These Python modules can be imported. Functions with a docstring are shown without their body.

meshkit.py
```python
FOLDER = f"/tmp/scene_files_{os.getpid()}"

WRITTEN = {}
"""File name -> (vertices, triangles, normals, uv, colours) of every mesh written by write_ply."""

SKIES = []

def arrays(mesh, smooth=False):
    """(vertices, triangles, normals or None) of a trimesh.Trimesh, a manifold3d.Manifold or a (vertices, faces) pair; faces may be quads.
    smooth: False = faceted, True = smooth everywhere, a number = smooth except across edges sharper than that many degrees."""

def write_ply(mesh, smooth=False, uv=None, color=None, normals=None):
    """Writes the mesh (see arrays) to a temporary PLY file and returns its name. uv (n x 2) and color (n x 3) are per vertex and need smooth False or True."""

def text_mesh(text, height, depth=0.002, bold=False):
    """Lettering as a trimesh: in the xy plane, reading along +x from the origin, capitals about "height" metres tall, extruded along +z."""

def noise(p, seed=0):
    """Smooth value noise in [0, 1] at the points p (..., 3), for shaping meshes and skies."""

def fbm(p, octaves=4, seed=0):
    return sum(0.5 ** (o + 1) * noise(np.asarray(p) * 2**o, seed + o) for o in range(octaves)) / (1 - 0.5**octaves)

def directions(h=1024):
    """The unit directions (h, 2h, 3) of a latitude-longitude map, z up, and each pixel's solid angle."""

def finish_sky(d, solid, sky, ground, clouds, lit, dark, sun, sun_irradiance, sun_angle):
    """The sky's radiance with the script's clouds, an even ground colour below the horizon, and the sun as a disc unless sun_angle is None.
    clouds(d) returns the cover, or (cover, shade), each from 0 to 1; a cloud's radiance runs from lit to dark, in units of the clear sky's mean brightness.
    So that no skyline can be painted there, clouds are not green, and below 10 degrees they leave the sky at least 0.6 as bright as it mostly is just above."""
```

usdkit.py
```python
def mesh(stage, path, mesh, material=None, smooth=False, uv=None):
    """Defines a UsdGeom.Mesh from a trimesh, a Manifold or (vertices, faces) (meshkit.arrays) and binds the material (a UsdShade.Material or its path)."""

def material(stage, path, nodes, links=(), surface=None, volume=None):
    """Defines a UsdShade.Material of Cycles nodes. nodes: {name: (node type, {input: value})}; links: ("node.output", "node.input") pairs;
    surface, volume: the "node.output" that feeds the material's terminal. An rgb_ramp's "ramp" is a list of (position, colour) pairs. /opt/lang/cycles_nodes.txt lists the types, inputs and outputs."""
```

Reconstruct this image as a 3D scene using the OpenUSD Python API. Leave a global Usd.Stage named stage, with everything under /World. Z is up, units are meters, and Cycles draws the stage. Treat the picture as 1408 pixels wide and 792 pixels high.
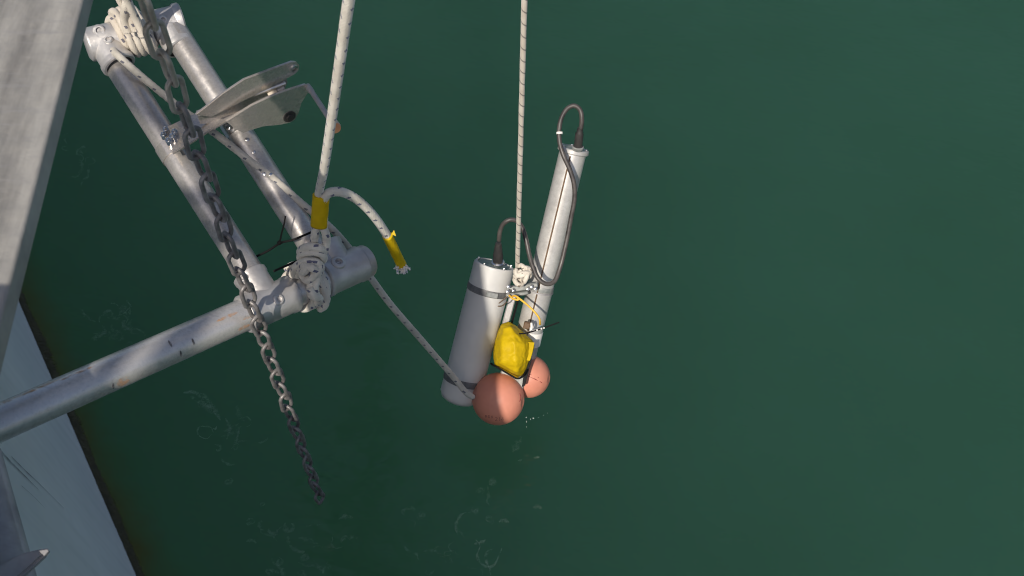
import math, random
import numpy as np, trimesh, usdkit, meshkit
import manifold3d as m3
from pxr import Usd, UsdGeom, UsdLux, UsdShade, Gf, Sdf, Vt

stage = Usd.Stage.CreateInMemory()
UsdGeom.SetStageUpAxis(stage, 'Z'); UsdGeom.SetStageMetersPerUnit(stage, 1.0)
WORLD = UsdGeom.Xform.Define(stage, '/World')
rng = np.random.default_rng(7)

# ---------------------------------------------------------------- camera
CAM_H, FPX = 2.15, 1510.0
_n = np.array([-19, 982, 1510.0]); _n /= np.linalg.norm(_n)
FWD = np.array([0, math.sqrt(1 - _n[2] ** 2), -_n[2]])
_b = -_n[0] * _n[2] / FWD[1]
RGT = np.array([math.sqrt(1 - _b * _b - _n[0] ** 2), _b, -_n[0]])
DWN = np.cross(FWD, RGT)
EYE = np.array([0, 0, CAM_H])
cam = UsdGeom.Camera.Define(stage, '/World/camera')
cam.AddTransformOp().Set(Gf.Matrix4d(*RGT, 0, *(-DWN), 0, *(-FWD), 0, *EYE, 1))
cam.CreateHorizontalApertureAttr(36.0); cam.CreateVerticalApertureAttr(36.0 * 792 / 1408)
cam.CreateFocalLengthAttr(FPX / 1408 * 36.0)
cam.CreateClippingRangeAttr((0.02, 5000.0))
cam.CreateFStopAttr(16.0); cam.CreateFocusDistanceAttr(1.95)
cam.CreateExposureAttr(0.35)

# ---------------------------------------------------------------- sky and sun
SUN_TRAVEL = np.array([0.1946, 0.5864, -0.7863]); SUN_TRAVEL /= np.linalg.norm(SUN_TRAVEL)
_t = -SUN_TRAVEL
SUN_EL, SUN_ROT = math.asin(_t[2]), math.atan2(_t[0], _t[1])
sky = UsdLux.DomeLight.Define(stage, '/World/sky')
sky_mat = usdkit.material(stage, '/World/Looks/sky', {
    'sky': ('sky_texture', {'sky_type': 'single_scattering', 'sun_disc': False, 'sun_elevation': SUN_EL, 'sun_rotation': SUN_ROT,
                            'aerosol_density': 3.0, 'air_density': .85}),
    'bg': ('background_shader', {'strength': 0.085})}, [('sky.color', 'bg.color')], surface='bg.background')
UsdShade.MaterialBindingAPI.Apply(sky.GetPrim()).Bind(sky_mat)
sky.GetPrim().SetCustomDataByKey('kind', 'structure')
sun = UsdLux.DistantLight.Define(stage, '/World/sun')
sun.CreateIntensityAttr(0.95); sun.CreateAngleAttr(0.5); sun.CreateColorAttr(Gf.Vec3f(1.0, 0.93, 0.83))
sun.CreateNormalizeAttr(True)
_z = _t; _x = np.cross([0, 0, 1], _z); _x /= np.linalg.norm(_x); _y = np.cross(_z, _x)
sun.AddTransformOp().Set(Gf.Matrix4d(*_x, 0, *_y, 0, *_z, 0, 0, 0, 8, 1))

# ---------------------------------------------------------------- where things stand: a sight line of the survey and a distance
def P(x, y, d): return EYE + d * (FWD + (x - 704) / FPX * RGT + (y - 396) / FPX * DWN)
def W(x, y, z=0.0):
    v = FWD + (x - 704) / FPX * RGT + (y - 396) / FPX * DWN
    return EYE + v * ((z - CAM_H) / v[2])
def onplane(x, y, p, n):
    v = FWD + (x - 704) / FPX * RGT + (y - 396) / FPX * DWN
    return EYE + v * (((np.asarray(p) - EYE) @ n) / (v @ n))
def unit(v): v = np.asarray(v, float); return v / np.linalg.norm(v)

# ---------------------------------------------------------------- scene tree
_names = {}
def numbered(parent, name):
    k = (parent, name); c = _names.get(k, 0); _names[k] = c + 1
    return name if c == 0 else f'{name}_{c:03d}'
def setdata(prim, **kw):
    for k, v in kw.items():
        if v: prim.SetCustomDataByKey(k, v)
class Node:
    def __init__(s, prim, origin): s.prim, s.o, s.path = prim, np.asarray(origin, float), str(prim.GetPath())
def thing(name, label, cat, origin, group=None):
    p = '/World/' + numbered('/World', name)
    x = UsdGeom.Xform.Define(stage, p); x.AddTranslateOp().Set(Gf.Vec3d(*map(float, origin)))
    setdata(x.GetPrim(), label=label, category=cat, group=group)
    return Node(x.GetPrim(), origin)
def arrays_of(m):
    if isinstance(m, list):
        vs, fs, us, o = [], [], [], 0
        for q in m:
            v, f, u = arrays_of(q); vs.append(v); fs.append(f + o); us.append(u if u is not None else np.zeros((len(v), 2))); o += len(v)
        return np.vstack(vs), np.vstack(fs), np.vstack(us)
    if hasattr(m, 'to_mesh'):
        g = m.to_mesh(); return np.array(g.vert_properties[:, :3], float), np.array(g.tri_verts, int), None
    if isinstance(m, tuple):
        v, f = np.asarray(m[0], float), np.asarray(m[1], int)
        if f.shape[1] == 4: f = np.vstack([f[:, [0, 1, 2]], f[:, [0, 2, 3]]])
        return v, f, (np.asarray(m[2], float) if len(m) > 2 else None)
    return np.array(m.vertices), np.array(m.faces), None
def part(name, m, mat, parent=None, smooth=35, label=None, kind=None, category=None, group=None):
    v, f, uv = arrays_of(m)
    o = parent.o if parent is not None else np.zeros(3)
    base = parent.path if parent is not None else '/World'
    path = base + '/' + numbered(base, name)
    v = v - o
    if uv is not None and np.abs(uv).max() > 0:      # swept shapes: weld the normals across the seam, keep st
        key = np.unique(np.round(v * 2e5).astype(np.int64), axis=0, return_inverse=True)[1].ravel()
        n = np.zeros((key.max() + 1, 3)); fn = np.cross(v[f[:, 1]] - v[f[:, 0]], v[f[:, 2]] - v[f[:, 0]])
        for k in range(3): np.add.at(n, key[f[:, k]], fn)
        L = np.linalg.norm(n, axis=1, keepdims=True); n = (n / np.maximum(L, 1e-30))[key]
        g = UsdGeom.Mesh.Define(stage, path)
        g.CreatePointsAttr(Vt.Vec3fArray.FromNumpy(v.astype(np.float32)))
        g.CreateFaceVertexCountsAttr(Vt.IntArray.FromNumpy(np.full(len(f), 3, np.int32)))
        g.CreateFaceVertexIndicesAttr(Vt.IntArray.FromNumpy(f.astype(np.int32).ravel()))
        g.CreateSubdivisionSchemeAttr('none')
        g.CreateNormalsAttr(Vt.Vec3fArray.FromNumpy(n.astype(np.float32))); g.SetNormalsInterpolation('vertex')
        UsdGeom.PrimvarsAPI(g).CreatePrimvar('st', Sdf.ValueTypeNames.TexCoord2fArray, 'vertex').Set(Vt.Vec2fArray.FromNumpy(uv.astype(np.float32)))
        UsdShade.MaterialBindingAPI.Apply(g.GetPrim()).Bind(M[mat])
    else:
        g = usdkit.mesh(stage, path, (v, f), M[mat], smooth=smooth)
    setdata(g.GetPrim(), label=label, kind=kind, category=category, group=group)
    return Node(g.GetPrim(), o)

# ---------------------------------------------------------------- shapes
def spline(pts, step=0.004):
    """Centripetal Catmull-Rom through 3D points, sampled about every step metres."""
    p = np.asarray(pts, float)
    if len(p) == 2:
        k = max(2, int(np.linalg.norm(p[1] - p[0]) / step) + 1); return p[0] + (p[1] - p[0]) * np.linspace(0, 1, k)[:, None]
    p = np.vstack([2 * p[0] - p[1], p, 2 * p[-1] - p[-2]]); out = []
    for i in range(1, len(p) - 2):
        a, b, c, d = p[i - 1:i + 3]
        t0 = 0; t1 = t0 + max(np.linalg.norm(b - a), 1e-6) ** .5; t2 = t1 + max(np.linalg.norm(c - b), 1e-6) ** .5; t3 = t2 + max(np.linalg.norm(d - c), 1e-6) ** .5
        k = max(2, int(np.linalg.norm(c - b) / step) + 1); t = np.linspace(t1, t2, k, endpoint=False)[:, None]
        A1 = (t1 - t) / (t1 - t0) * a + (t - t0) / (t1 - t0) * b; A2 = (t2 - t) / (t2 - t1) * b + (t - t1) / (t2 - t1) * c; A3 = (t3 - t) / (t3 - t2) * c + (t - t2) / (t3 - t2) * d
        B1 = (t2 - t) / (t2 - t0) * A1 + (t - t0) / (t2 - t0) * A2; B2 = (t3 - t) / (t3 - t1) * A2 + (t - t1) / (t3 - t1) * A3
        out.append((t2 - t) / (t2 - t1) * B1 + (t - t1) / (t2 - t1) * B2)
    return np.vstack(out + [p[-2][None]])
def frames(c, up=None):
    t = np.gradient(c, axis=0); t /= np.maximum(np.linalg.norm(t, axis=1, keepdims=True), 1e-12)
    u = np.zeros_like(c); a = np.array([0, 0, 1.0]) if up is None else np.asarray(up, float)
    if abs(a @ t[0]) > .95: a = np.array([1.0, 0, 0])
    u[0] = unit(a - (a @ t[0]) * t[0])
    for i in range(1, len(c)):
        w = u[i - 1] - (u[i - 1] @ t[i]) * t[i]; u[i] = w / max(np.linalg.norm(w), 1e-9)
    return t, u, np.cross(t, u)
def sweep(c, r, n=20, shape=None, caps=True, squash=1.0, up=None):
    """Tube along centre line c; r a number, an array, or with shape(u, v) a displaced radius. u = metres along, v = turn 0..1."""
    c = np.asarray(c, float); t, a, b = frames(c, up)
    s = np.concatenate([[0], np.cumsum(np.linalg.norm(np.diff(c, axis=0), axis=1))])
    v = np.linspace(0, 1, n + 1); th = 2 * np.pi * v
    rr = np.broadcast_to(np.asarray(r, float).reshape(-1, 1) if np.ndim(r) else r, (len(c), n + 1)).copy()
    if shape is not None: rr = rr + shape(s[:, None], v[None, :])
    pts = c[:, None] + rr[..., None] * (np.cos(th)[None, :, None] * a[:, None] + squash * np.sin(th)[None, :, None] * b[:, None])
    pts[:, -1] = pts[:, 0]
    V = pts.reshape(-1, 3); UV = np.stack(np.broadcast_arrays(s[:, None] + 1e-4, v[None, :]), -1).reshape(-1, 2)
    i, j = np.meshgrid(np.arange(len(c) - 1), np.arange(n), indexing='ij'); k = (i * (n + 1) + j).ravel()
    Fq = np.stack([k, k + 1, k + n + 2, k + n + 1], 1); Ft = np.vstack([Fq[:, [0, 1, 2]], Fq[:, [0, 2, 3]]])
    if caps:
        for row, ctr, flip in ((0, c[0], True), (len(c) - 1, c[-1], False)):
            o = len(V); ring = pts[row, :]; V = np.vstack([V, ring * 1.0, ctr[None]]); UV = np.vstack([UV, np.full((n + 2, 2), [s[row] + 1e-4, .5])])
            q = np.arange(n); tri = np.stack([o + q, o + q + 1, np.full(n, o + n + 1)], 1)
            Ft = np.vstack([Ft, tri[:, ::-1] if flip else tri])
    return V, Ft, UV
def lathe(p0, p1, prof, n=40):
    """Revolve (distance along, radius) pairs round the axis p0 -> p1; distances in metres from p0. Radius 0 closes an end."""
    p0, ax = np.asarray(p0, float), unit(np.asarray(p1, float) - p0)
    x = unit(np.cross(ax, [0.3, 0.2, 1.0])); y = np.cross(ax, x); th = np.linspace(0, 2 * np.pi, n, endpoint=False)
    prof = np.asarray(prof, float)
    V = (p0 + prof[:, 0, None, None] * ax + prof[:, 1, None, None] * (np.cos(th)[None, :, None] * x + np.sin(th)[None, :, None] * y)).reshape(-1, 3)
    F = []
    for i in range(len(prof) - 1):
        j = np.arange(n); k = (j + 1) % n
        F.append(np.stack([i * n + j, i * n + k, (i + 1) * n + k, (i + 1) * n + j], 1))
    F = np.vstack(F); T = np.vstack([F[:, [0, 1, 2]], F[:, [0, 2, 3]]])
    m = trimesh.Trimesh(V, T, process=True); m.update_faces(m.nondegenerate_faces()); m.remove_unreferenced_vertices()
    trimesh.repair.fix_normals(m)
    return m
def rod(p0, p1, r, bev=None, n=40, r1=None):
    L = np.linalg.norm(np.asarray(p1) - p0); r1 = r if r1 is None else r1; b = min(.0015 if bev is None else bev, r * .9, L * .45)
    return lathe(p0, p1, [(0, 0), (0, r - b), (b * .3, r - b * .3), (b, r), (L - b, r1), (L - b * .3, r1 - b * .3), (L, r1 - b), (L, 0)], n)
def pipe(p0, p1, r, wall, n=44, rim=.001):
    L = np.linalg.norm(np.asarray(p1) - p0); q = r - wall
    return lathe(p0, p1, [(0, q), (0, r - rim), (rim, r), (L - rim, r), (L, r - rim), (L, q), (L - .05 if L > .12 else L * .6, q), (L - .05 if L > .12 else L * .6, 0)], n)
def slab(poly, nrm, th, bev=.0012):
    """A plate: 3D outline poly (planar) thickened by th along nrm, edges chamfered."""
    poly = np.asarray(poly, float); o = poly.mean(0); nrm = unit(nrm); x = unit(poly[1] - poly[0]); x = unit(x - (x @ nrm) * nrm); y = np.cross(nrm, x)
    p2 = np.stack([(poly - o) @ x, (poly - o) @ y], 1)
    from shapely.geometry import Polygon
    g = Polygon(p2).buffer(0)
    return plate2d(g, o, x, y, nrm, th, bev)
def plate2d(g, o, x, y, nrm, th, bev=.0012):
    import shapely
    cs = lambda q: m3.CrossSection([np.asarray(r.coords)[:-1] for r in [q.exterior, *q.interiors]], m3.FillRule.EvenOdd)
    a = m3.Manifold.extrude(cs(g), max(th - 2 * bev, th * .2)).translate((0, 0, bev))
    inn = g.buffer(-bev)
    if inn.geom_type == 'Polygon' and not inn.is_empty: a = a + m3.Manifold.extrude(cs(inn), th)
    v, f, _ = arrays_of(a)
    return o + v[:, :1] * x + v[:, 1:2] * y + (v[:, 2:3] - th / 2) * nrm, f
def block(c, ax, ay, az, sx, sy, sz, bev=.002):
    """Bevelled box by hull of eight small boxes' corners."""
    ax, ay, az = unit(ax), unit(ay), unit(az); pts = []
    for i in (-1, 1):
        for j in (-1, 1):
            for k in (-1, 1):
                for d in np.eye(3):
                    q = np.array([i * (sx / 2 - bev), j * (sy / 2 - bev), k * (sz / 2 - bev)]) + d * bev * np.array([i, j, k])
                    pts.append(c + q[0] * ax + q[1] * ay + q[2] * az)
    return trimesh.convex.convex_hull(np.array(pts))
def blob(c, r, seed=0, amp=.2, freq=60, sub=3, sq=(1, 1, 1)):
    m = trimesh.creation.icosphere(subdivisions=sub, radius=1.0); v = np.array(m.vertices)
    k = 1 + amp * (meshkit.fbm(v * 1.7 + seed * 7.3, 3, seed) - .5) * 2
    return trimesh.Trimesh(c + v * k[:, None] * r * np.asarray(sq), m.faces, process=False)

# ---------------------------------------------------------------- materials
M = {}
def mat(name, nodes, links, surface='p.BSDF', volume=None):
    M[name] = usdkit.material(stage, '/World/Looks/' + name, nodes, links, surface=surface, volume=volume); return M[name]
def basic(name, c1, c2, scale=20, rough=(.4, .6), metallic=0.0, bump=.15, bscale=120, bdist=.002, stretch=None, spec=.5, detail=5, ramp=(.35, .65), extra=None):
    """Two-tone noise with roughness variation and fine relief, in object space."""
    n = {'tc': ('texture_coordinate', {}), 'mp': ('mapping', {'scale': stretch or (1, 1, 1)}),
         'n': ('noise_texture', {'scale': scale, 'detail': detail, 'roughness': .6}), 'r': ('rgb_ramp', {'ramp': [(ramp[0], c1), (ramp[1], c2)]}),
         'n2': ('noise_texture', {'scale': bscale, 'detail': 4.0, 'roughness': .65}),
         'rr': ('map_range', {'from_min': .3, 'from_max': .7, 'to_min': rough[0], 'to_max': rough[1], 'clamp': True}),
         'b': ('bump', {'strength': bump, 'distance': bdist}),
         'p': ('principled_bsdf', {'metallic': metallic, 'specular_ior_level': spec})}
    l = [('tc.object', 'mp.vector'), ('mp.vector', 'n.vector'), ('n.fac', 'r.fac'), ('r.color', 'p.base_color'), ('tc.object', 'n2.vector'),
         ('n2.fac', 'rr.value'), ('rr.result', 'p.roughness'), ('n2.fac', 'b.height'), ('b.normal', 'p.normal')]
    if extra: extra(n, l)
    return mat(name, n, l)

def rust_spots(n, l):
    n['rs'] = ('noise_texture', {'scale': 34.0, 'detail': 6.0, 'roughness': .7}); n['rm'] = ('rgb_ramp', {'ramp': [(.63, (0, 0, 0)), (.70, (1, 1, 1))]})
    n['mx'] = ('mix_color', {'b': (.30, .12, .045)})
    l.remove(('r.color', 'p.base_color'))
    l += [('tc.object', 'rs.vector'), ('rs.fac', 'rm.fac'), ('rm.color', 'mx.fac'), ('r.color', 'mx.a'), ('mx.result', 'p.base_color')]
def scuffs(n, l, k=.55):
    n['sm'] = ('mapping', {'scale': (6, 60, 60), 'rotation': (.4, .3, .5)}); n['sn'] = ('noise_texture', {'scale': 3.0, 'detail': 5.0, 'roughness': .7})
    n['sr'] = ('rgb_ramp', {'ramp': [(.56, (0, 0, 0)), (.68, (1, 1, 1))]}); n['mx'] = ('mix_color', {'b': (.30, .29, .28)}); n['mf'] = ('math', {'math_type': 'multiply', 'value2': k})
    l.remove(('r.color', 'p.base_color'))
    l += [('tc.object', 'sm.vector'), ('sm.vector', 'sn.vector'), ('sn.fac', 'sr.fac'), ('sr.color', 'mf.value1'), ('mf.value', 'mx.fac'), ('r.color', 'mx.a'), ('mx.result', 'p.base_color')]
basic('aluminium', (.50, .475, .455), (.62, .60, .58), scale=7, ramp=(.3, .7), rough=(.24, .38), metallic=.55, bump=.22, bscale=110, bdist=.0014, extra=lambda n, l: scuffs(n, l, .38))
basic('worn_aluminium', (.34, .315, .295), (.50, .475, .45), scale=9, ramp=(.3, .7), rough=(.24, .40), metallic=.62, bump=.22, bscale=110, bdist=.0014, stretch=(1, 1, 1), extra=lambda n, l: scuffs(n, l, .35))
basic('cast_aluminium', (.39, .37, .36), (.58, .56, .54), scale=18, rough=(.34, .52), metallic=.6, bump=.3, bscale=200, bdist=.0012)
basic('galvanised_steel', (.18, .172, .158), (.41, .392, .355), scale=8, ramp=(.32, .68), rough=(.40, .66), metallic=.45, bump=.3, bscale=55, bdist=.0025, stretch=(4.5, .8, 1), extra=scuffs)
basic('stainless', (.52, .47, .42), (.62, .575, .52), scale=5, rough=(.16, .28), metallic=.78, bump=.12, bscale=90, bdist=.001)
basic('dull_steel', (.24, .23, .235), (.40, .385, .38), scale=16, rough=(.45, .7), metallic=.35, bump=.3, bscale=90, extra=scuffs)
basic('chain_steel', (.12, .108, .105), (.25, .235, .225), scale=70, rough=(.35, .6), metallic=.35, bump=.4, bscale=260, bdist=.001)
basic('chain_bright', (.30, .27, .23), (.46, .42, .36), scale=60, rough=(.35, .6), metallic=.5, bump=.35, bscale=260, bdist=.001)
basic('pvc', (.475, .465, .445), (.535, .525, .50), scale=11, rough=(.30, .44), bump=.06, bscale=60, bdist=.001)
basic('tube_paint', (.46, .44, .415), (.58, .56, .525), scale=26, rough=(.26, .40), metallic=.38, bump=.1, bscale=90, bdist=.001)
basic('dark_cap', (.15, .19, .19), (.21, .25, .25), scale=30, rough=(.3, .5), bump=.08)
basic('rubber', (.018, .017, .017), (.04, .036, .034), scale=60, rough=(.38, .55), bump=.15, bscale=200, bdist=.0006)
basic('cable_jacket', (.035, .030, .028), (.085, .075, .068), scale=50, rough=(.35, .5), bump=.1, bscale=200, bdist=.0006)
basic('grey_strap', (.10, .10, .105), (.19, .185, .18), scale=60, rough=(.4, .6), metallic=.3, bump=.2, bscale=180, bdist=.0006)
basic('clamp_grey', (.20, .21, .20), (.36, .36, .34), scale=60, rough=(.4, .6), metallic=.4, bump=.25, bscale=180, bdist=.001)
basic('bright_steel', (.62, .60, .58), (.76, .74, .72), scale=40, rough=(.14, .3), metallic=1.0, bump=.05)
basic('pink_plastic', (.51, .192, .128), (.59, .240, .160), scale=26, rough=(.42, .58), bump=.14, bscale=110, bdist=.0012, ramp=(.3, .7))
basic('ink', (.10, .03, .03), (.20, .07, .06), scale=200, rough=(.5, .7), bump=.05)
basic('ink_red', (.16, .018, .015), (.24, .03, .025), scale=200, rough=(.5, .7), bump=.05)
basic('yellow_tape', (.42, .285, .005), (.52, .36, .006), scale=40, rough=(.42, .56), spec=.12, bump=.2, bscale=70, bdist=.0025)
basic('yellow_cord', (.62, .34, .03), (.74, .44, .05), scale=90, rough=(.4, .6), bump=.2, bscale=500, bdist=.0006)
basic('orange_rust', (.46, .20, .09), (.60, .30, .14), scale=60, rough=(.5, .7), bump=.2)
basic('tan_plastic', (.42, .36, .29), (.52, .45, .36), scale=40, rough=(.4, .6), bump=.1)
basic('brown_clasp', (.09, .055, .03), (.15, .09, .05), scale=60, rough=(.4, .6), bump=.15)
basic('white_tape', (.66, .63, .58), (.78, .75, .70), scale=60, rough=(.35, .5), bump=.3, bscale=120, bdist=.002)
basic('fray', (.20, .24, .36), (.62, .60, .57), scale=240, ramp=(.35, .5), rough=(.7, .9), bump=.1)
basic('black_line', (.004, .004, .004), (.009, .008, .008), scale=100, rough=(.6, .8), spec=.2, bump=.2, bscale=400, bdist=.0005)
basic('deck_paint', (.30, .33, .32), (.37, .40, .39), scale=8, rough=(.5, .7), bump=.2)
def streaky(n, l):
    n['sm'] = ('mapping', {'scale': (14, 14, .9)}); n['sn'] = ('noise_texture', {'scale': 2.2, 'detail': 6.0, 'roughness': .65})
    n['sr'] = ('rgb_ramp', {'ramp': [(.45, (1, 1, 1)), (.80, (.87, .88, .87))]}); n['mx'] = ('mix_color', {'blend_type': 'multiply', 'fac': 1.0})
    l.remove(('r.color', 'p.base_color'))
    l += [('tc.object', 'sm.vector'), ('sm.vector', 'sn.vector'), ('sn.fac', 'sr.fac'), ('r.color', 'mx.a'), ('sr.color', 'mx.b'), ('mx.result', 'p.base_color')]
basic('hull_paint', (.62, .625, .60), (.68, .68, .65), scale=5, rough=(.34, .5), bump=.05, bscale=14, bdist=.004, extra=streaky)
basic('weed', (.055, .046, .022), (.10, .085, .036), scale=40, rough=(.5, .8), bump=.3)
mat('rust_streak', {'tc': ('texture_coordinate', {}), 'n': ('noise_texture', {'scale': 60.0, 'detail': 4.0}), 'r': ('rgb_ramp', {'ramp': [(.3, (.25, .25, .25)), (.7, (.75, .75, .75))]}),
                    'd': ('diffuse_bsdf', {'color': (.11, .115, .11)}), 't': ('transparent_bsdf', {'color': (1, 1, 1)}), 'm': ('mix_closure', {})},
    [('tc.object', 'n.vector'), ('n.fac', 'r.fac'), ('r.color', 'm.fac'), ('t.BSDF', 'm.closure1'), ('d.BSDF', 'm.closure2')], surface='m.closure')

for nm_, col_, k_ in (('rust_film', (.44, .25, .13), .6), ('scratch_film', (.10, .095, .10), .9)):
    mat(nm_, {'tc': ('texture_coordinate', {}), 'n': ('noise_texture', {'scale': 120.0, 'detail': 5.0, 'roughness': .7}), 'r': ('rgb_ramp', {'ramp': [(.40, (0, 0, 0)), (.62, (k_, k_, k_))]}),
              'd': ('diffuse_bsdf', {'color': col_}), 't': ('transparent_bsdf', {'color': (1, 1, 1)}), 'm': ('mix_closure', {})},
        [('tc.object', 'n.vector'), ('n.fac', 'r.fac'), ('r.color', 'm.fac'), ('t.BSDF', 'm.closure1'), ('d.BSDF', 'm.closure2')], surface='m.closure')

def rope_mat(name, c1, c2, period, tracks, fleck, fleck_len=.24, fleck_w=.30, spiral=False, n_str=0, k_str=0):
    n = {'a': ('attribute', {'attribute': 'st'}), 's': ('separate_xyz', {}), 'p': ('principled_bsdf', {'roughness': .72, 'specular_ior_level': .3, 'sheen_weight': .15}),
         'tc': ('texture_coordinate', {}), 'n': ('noise_texture', {'scale': 35.0, 'detail': 5.0, 'roughness': .6}), 'r': ('rgb_ramp', {'ramp': [(.3, c1), (.65, c2)]}),
         'fib': ('noise_texture', {'scale': 700.0, 'detail': 2.0}), 'b': ('bump', {'strength': .55, 'distance': .0010}),
         'mx': ('mix_color', {'b': fleck})}
    l = [('a.vector', 's.vector'), ('tc.object', 'n.vector'), ('n.fac', 'r.fac'), ('r.color', 'mx.a'), ('mx.result', 'p.base_color'), ('tc.object', 'fib.vector'), ('fib.fac', 'b.height'), ('b.normal', 'p.normal')]
    def m(nm, op, a, b=None):
        d = {'math_type': op}
        for key, x in (('value1', a), ('value2', b)):
            if x is None: continue
            if isinstance(x, str): l.append((x, f'{nm}.{key}'))
            else: d[key] = x
        n[nm] = ('math', d); return nm + '.value'
    u, v = 's.x', 's.y'
    if spiral:      # one dark yarn that winds round the rope
        q = m('q1', 'fraction', m('q2', 'add', m('q3', 'divide', u, period), v))
        f1 = m('f1', 'less_than', q, fleck_len)
        f2 = m('f2', 'greater_than', m('nz', 'fraction', m('q5', 'multiply', v, float(tracks))), 1 - fleck_w)
    else:           # pairs of flecks on staggered tracks
        tv = m('tv', 'multiply', v, float(tracks)); tr = m('tr', 'floor', tv)
        q = m('q1', 'fraction', m('q2', 'add', m('q3', 'divide', u, period), m('q4', 'multiply', tr, .37)))
        f1 = m('f1', 'less_than', q, fleck_len)
        cen = m('cen', 'absolute', m('c2', 'subtract', m('c3', 'fraction', m('c4', 'add', tv, m('c5', 'multiply', q, .8))), .5))
        f2 = m('f2', 'less_than', cen, fleck_w)
    fac = m('fac', 'multiply', f1, f2); fac = m('fac2', 'multiply', fac, .85)
    l.append((fac, 'mx.fac'))
    return mat(name, n, l)
rope_mat('rope_blue_fleck', (.46, .42, .355), (.62, .585, .51), .0260, 3, (.022, .030, .10), fleck_len=.19, fleck_w=.17)
rope_mat('rope_tan_fleck', (.42, .37, .305), (.58, .53, .45), .034, 3, (.05, .05, .085), fleck_len=.17, fleck_w=.17)
rope_mat('rope_tag', (.36, .335, .29), (.50, .47, .41), .030, 3, (.05, .055, .09), fleck_len=.17, fleck_w=.15)
rope_mat('rope_spiral', (.46, .40, .325), (.56, .51, .43), .0245, 1, (.13, .115, .105), fleck_len=.13, fleck_w=1.0, spiral=True)
rope_mat('rope_knot', (.46, .41, .34), (.62, .57, .49), .0165, 2, (.12, .09, .07), fleck_len=.2, fleck_w=.3)

# ---- water: murky green, light spreads inside it, thin skin of ripples on top
HDIR = unit(np.array([-.53135, .84715, 0])); HOUT = np.array([.84715, .53135, 0]); HW = np.array([-1.1125, 1.30526, 0])
wn = {'g': ('geometry', {}), 'dot': ('vector_math', {})} if False else {'g': ('geometry', {})}
wn |= {'s': ('separate_xyz', {}), 'mx_': ('math', {'math_type': 'multiply', 'value2': HOUT[0]}), 'my_': ('math', {'math_type': 'multiply', 'value2': HOUT[1]}),
       'ad': ('math', {'math_type': 'add'}), 'off': ('math', {'math_type': 'subtract', 'value2': float(HW @ HOUT)}),
       'wn1': ('noise_texture', {'scale': 9.0, 'detail': 5.0, 'roughness': .65}), 'wv': ('math', {'math_type': 'multiply_add', 'value2': -.10, 'value3': .05}),
       'offn': ('math', {'math_type': 'add'}),
       'alg': ('map_range', {'from_min': .0, 'from_max': .085, 'to_min': 1.0, 'to_max': .0, 'clamp': True}), 'algp': ('math', {'math_type': 'power', 'value2': 1.5}),
       'big': ('noise_texture', {'scale': 2.2, 'detail': 4.0, 'roughness': .55}), 'cr': ('rgb_ramp', {'ramp': [(.3, (.0165, .0545, .0350)), (.7, (.0185, .0600, .0400))]}),
       'mixc': ('mix_color', {'b': (.030, .034, .013)}),
       'mpw': ('mapping', {'scale': (1.0, 1.8, 1.0), 'rotation': (0, 0, .5)}),
       'r1': ('noise_texture', {'scale': 5.0, 'detail': 3.0, 'roughness': .5}), 'r2': ('noise_texture', {'scale': 26.0, 'detail': 2.0}),
       'rsum': ('math', {'math_type': 'multiply_add', 'value2': .10}),
       'b': ('bump', {'strength': .28, 'distance': .03}),
       'p': ('principled_bsdf', {'roughness': .06, 'ior': 1.333, 'subsurface_method': 'burley', 'subsurface_weight': 1.0, 'subsurface_scale': 8.0, 'subsurface_radius': (.8, 1.0, .8)})}
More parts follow.
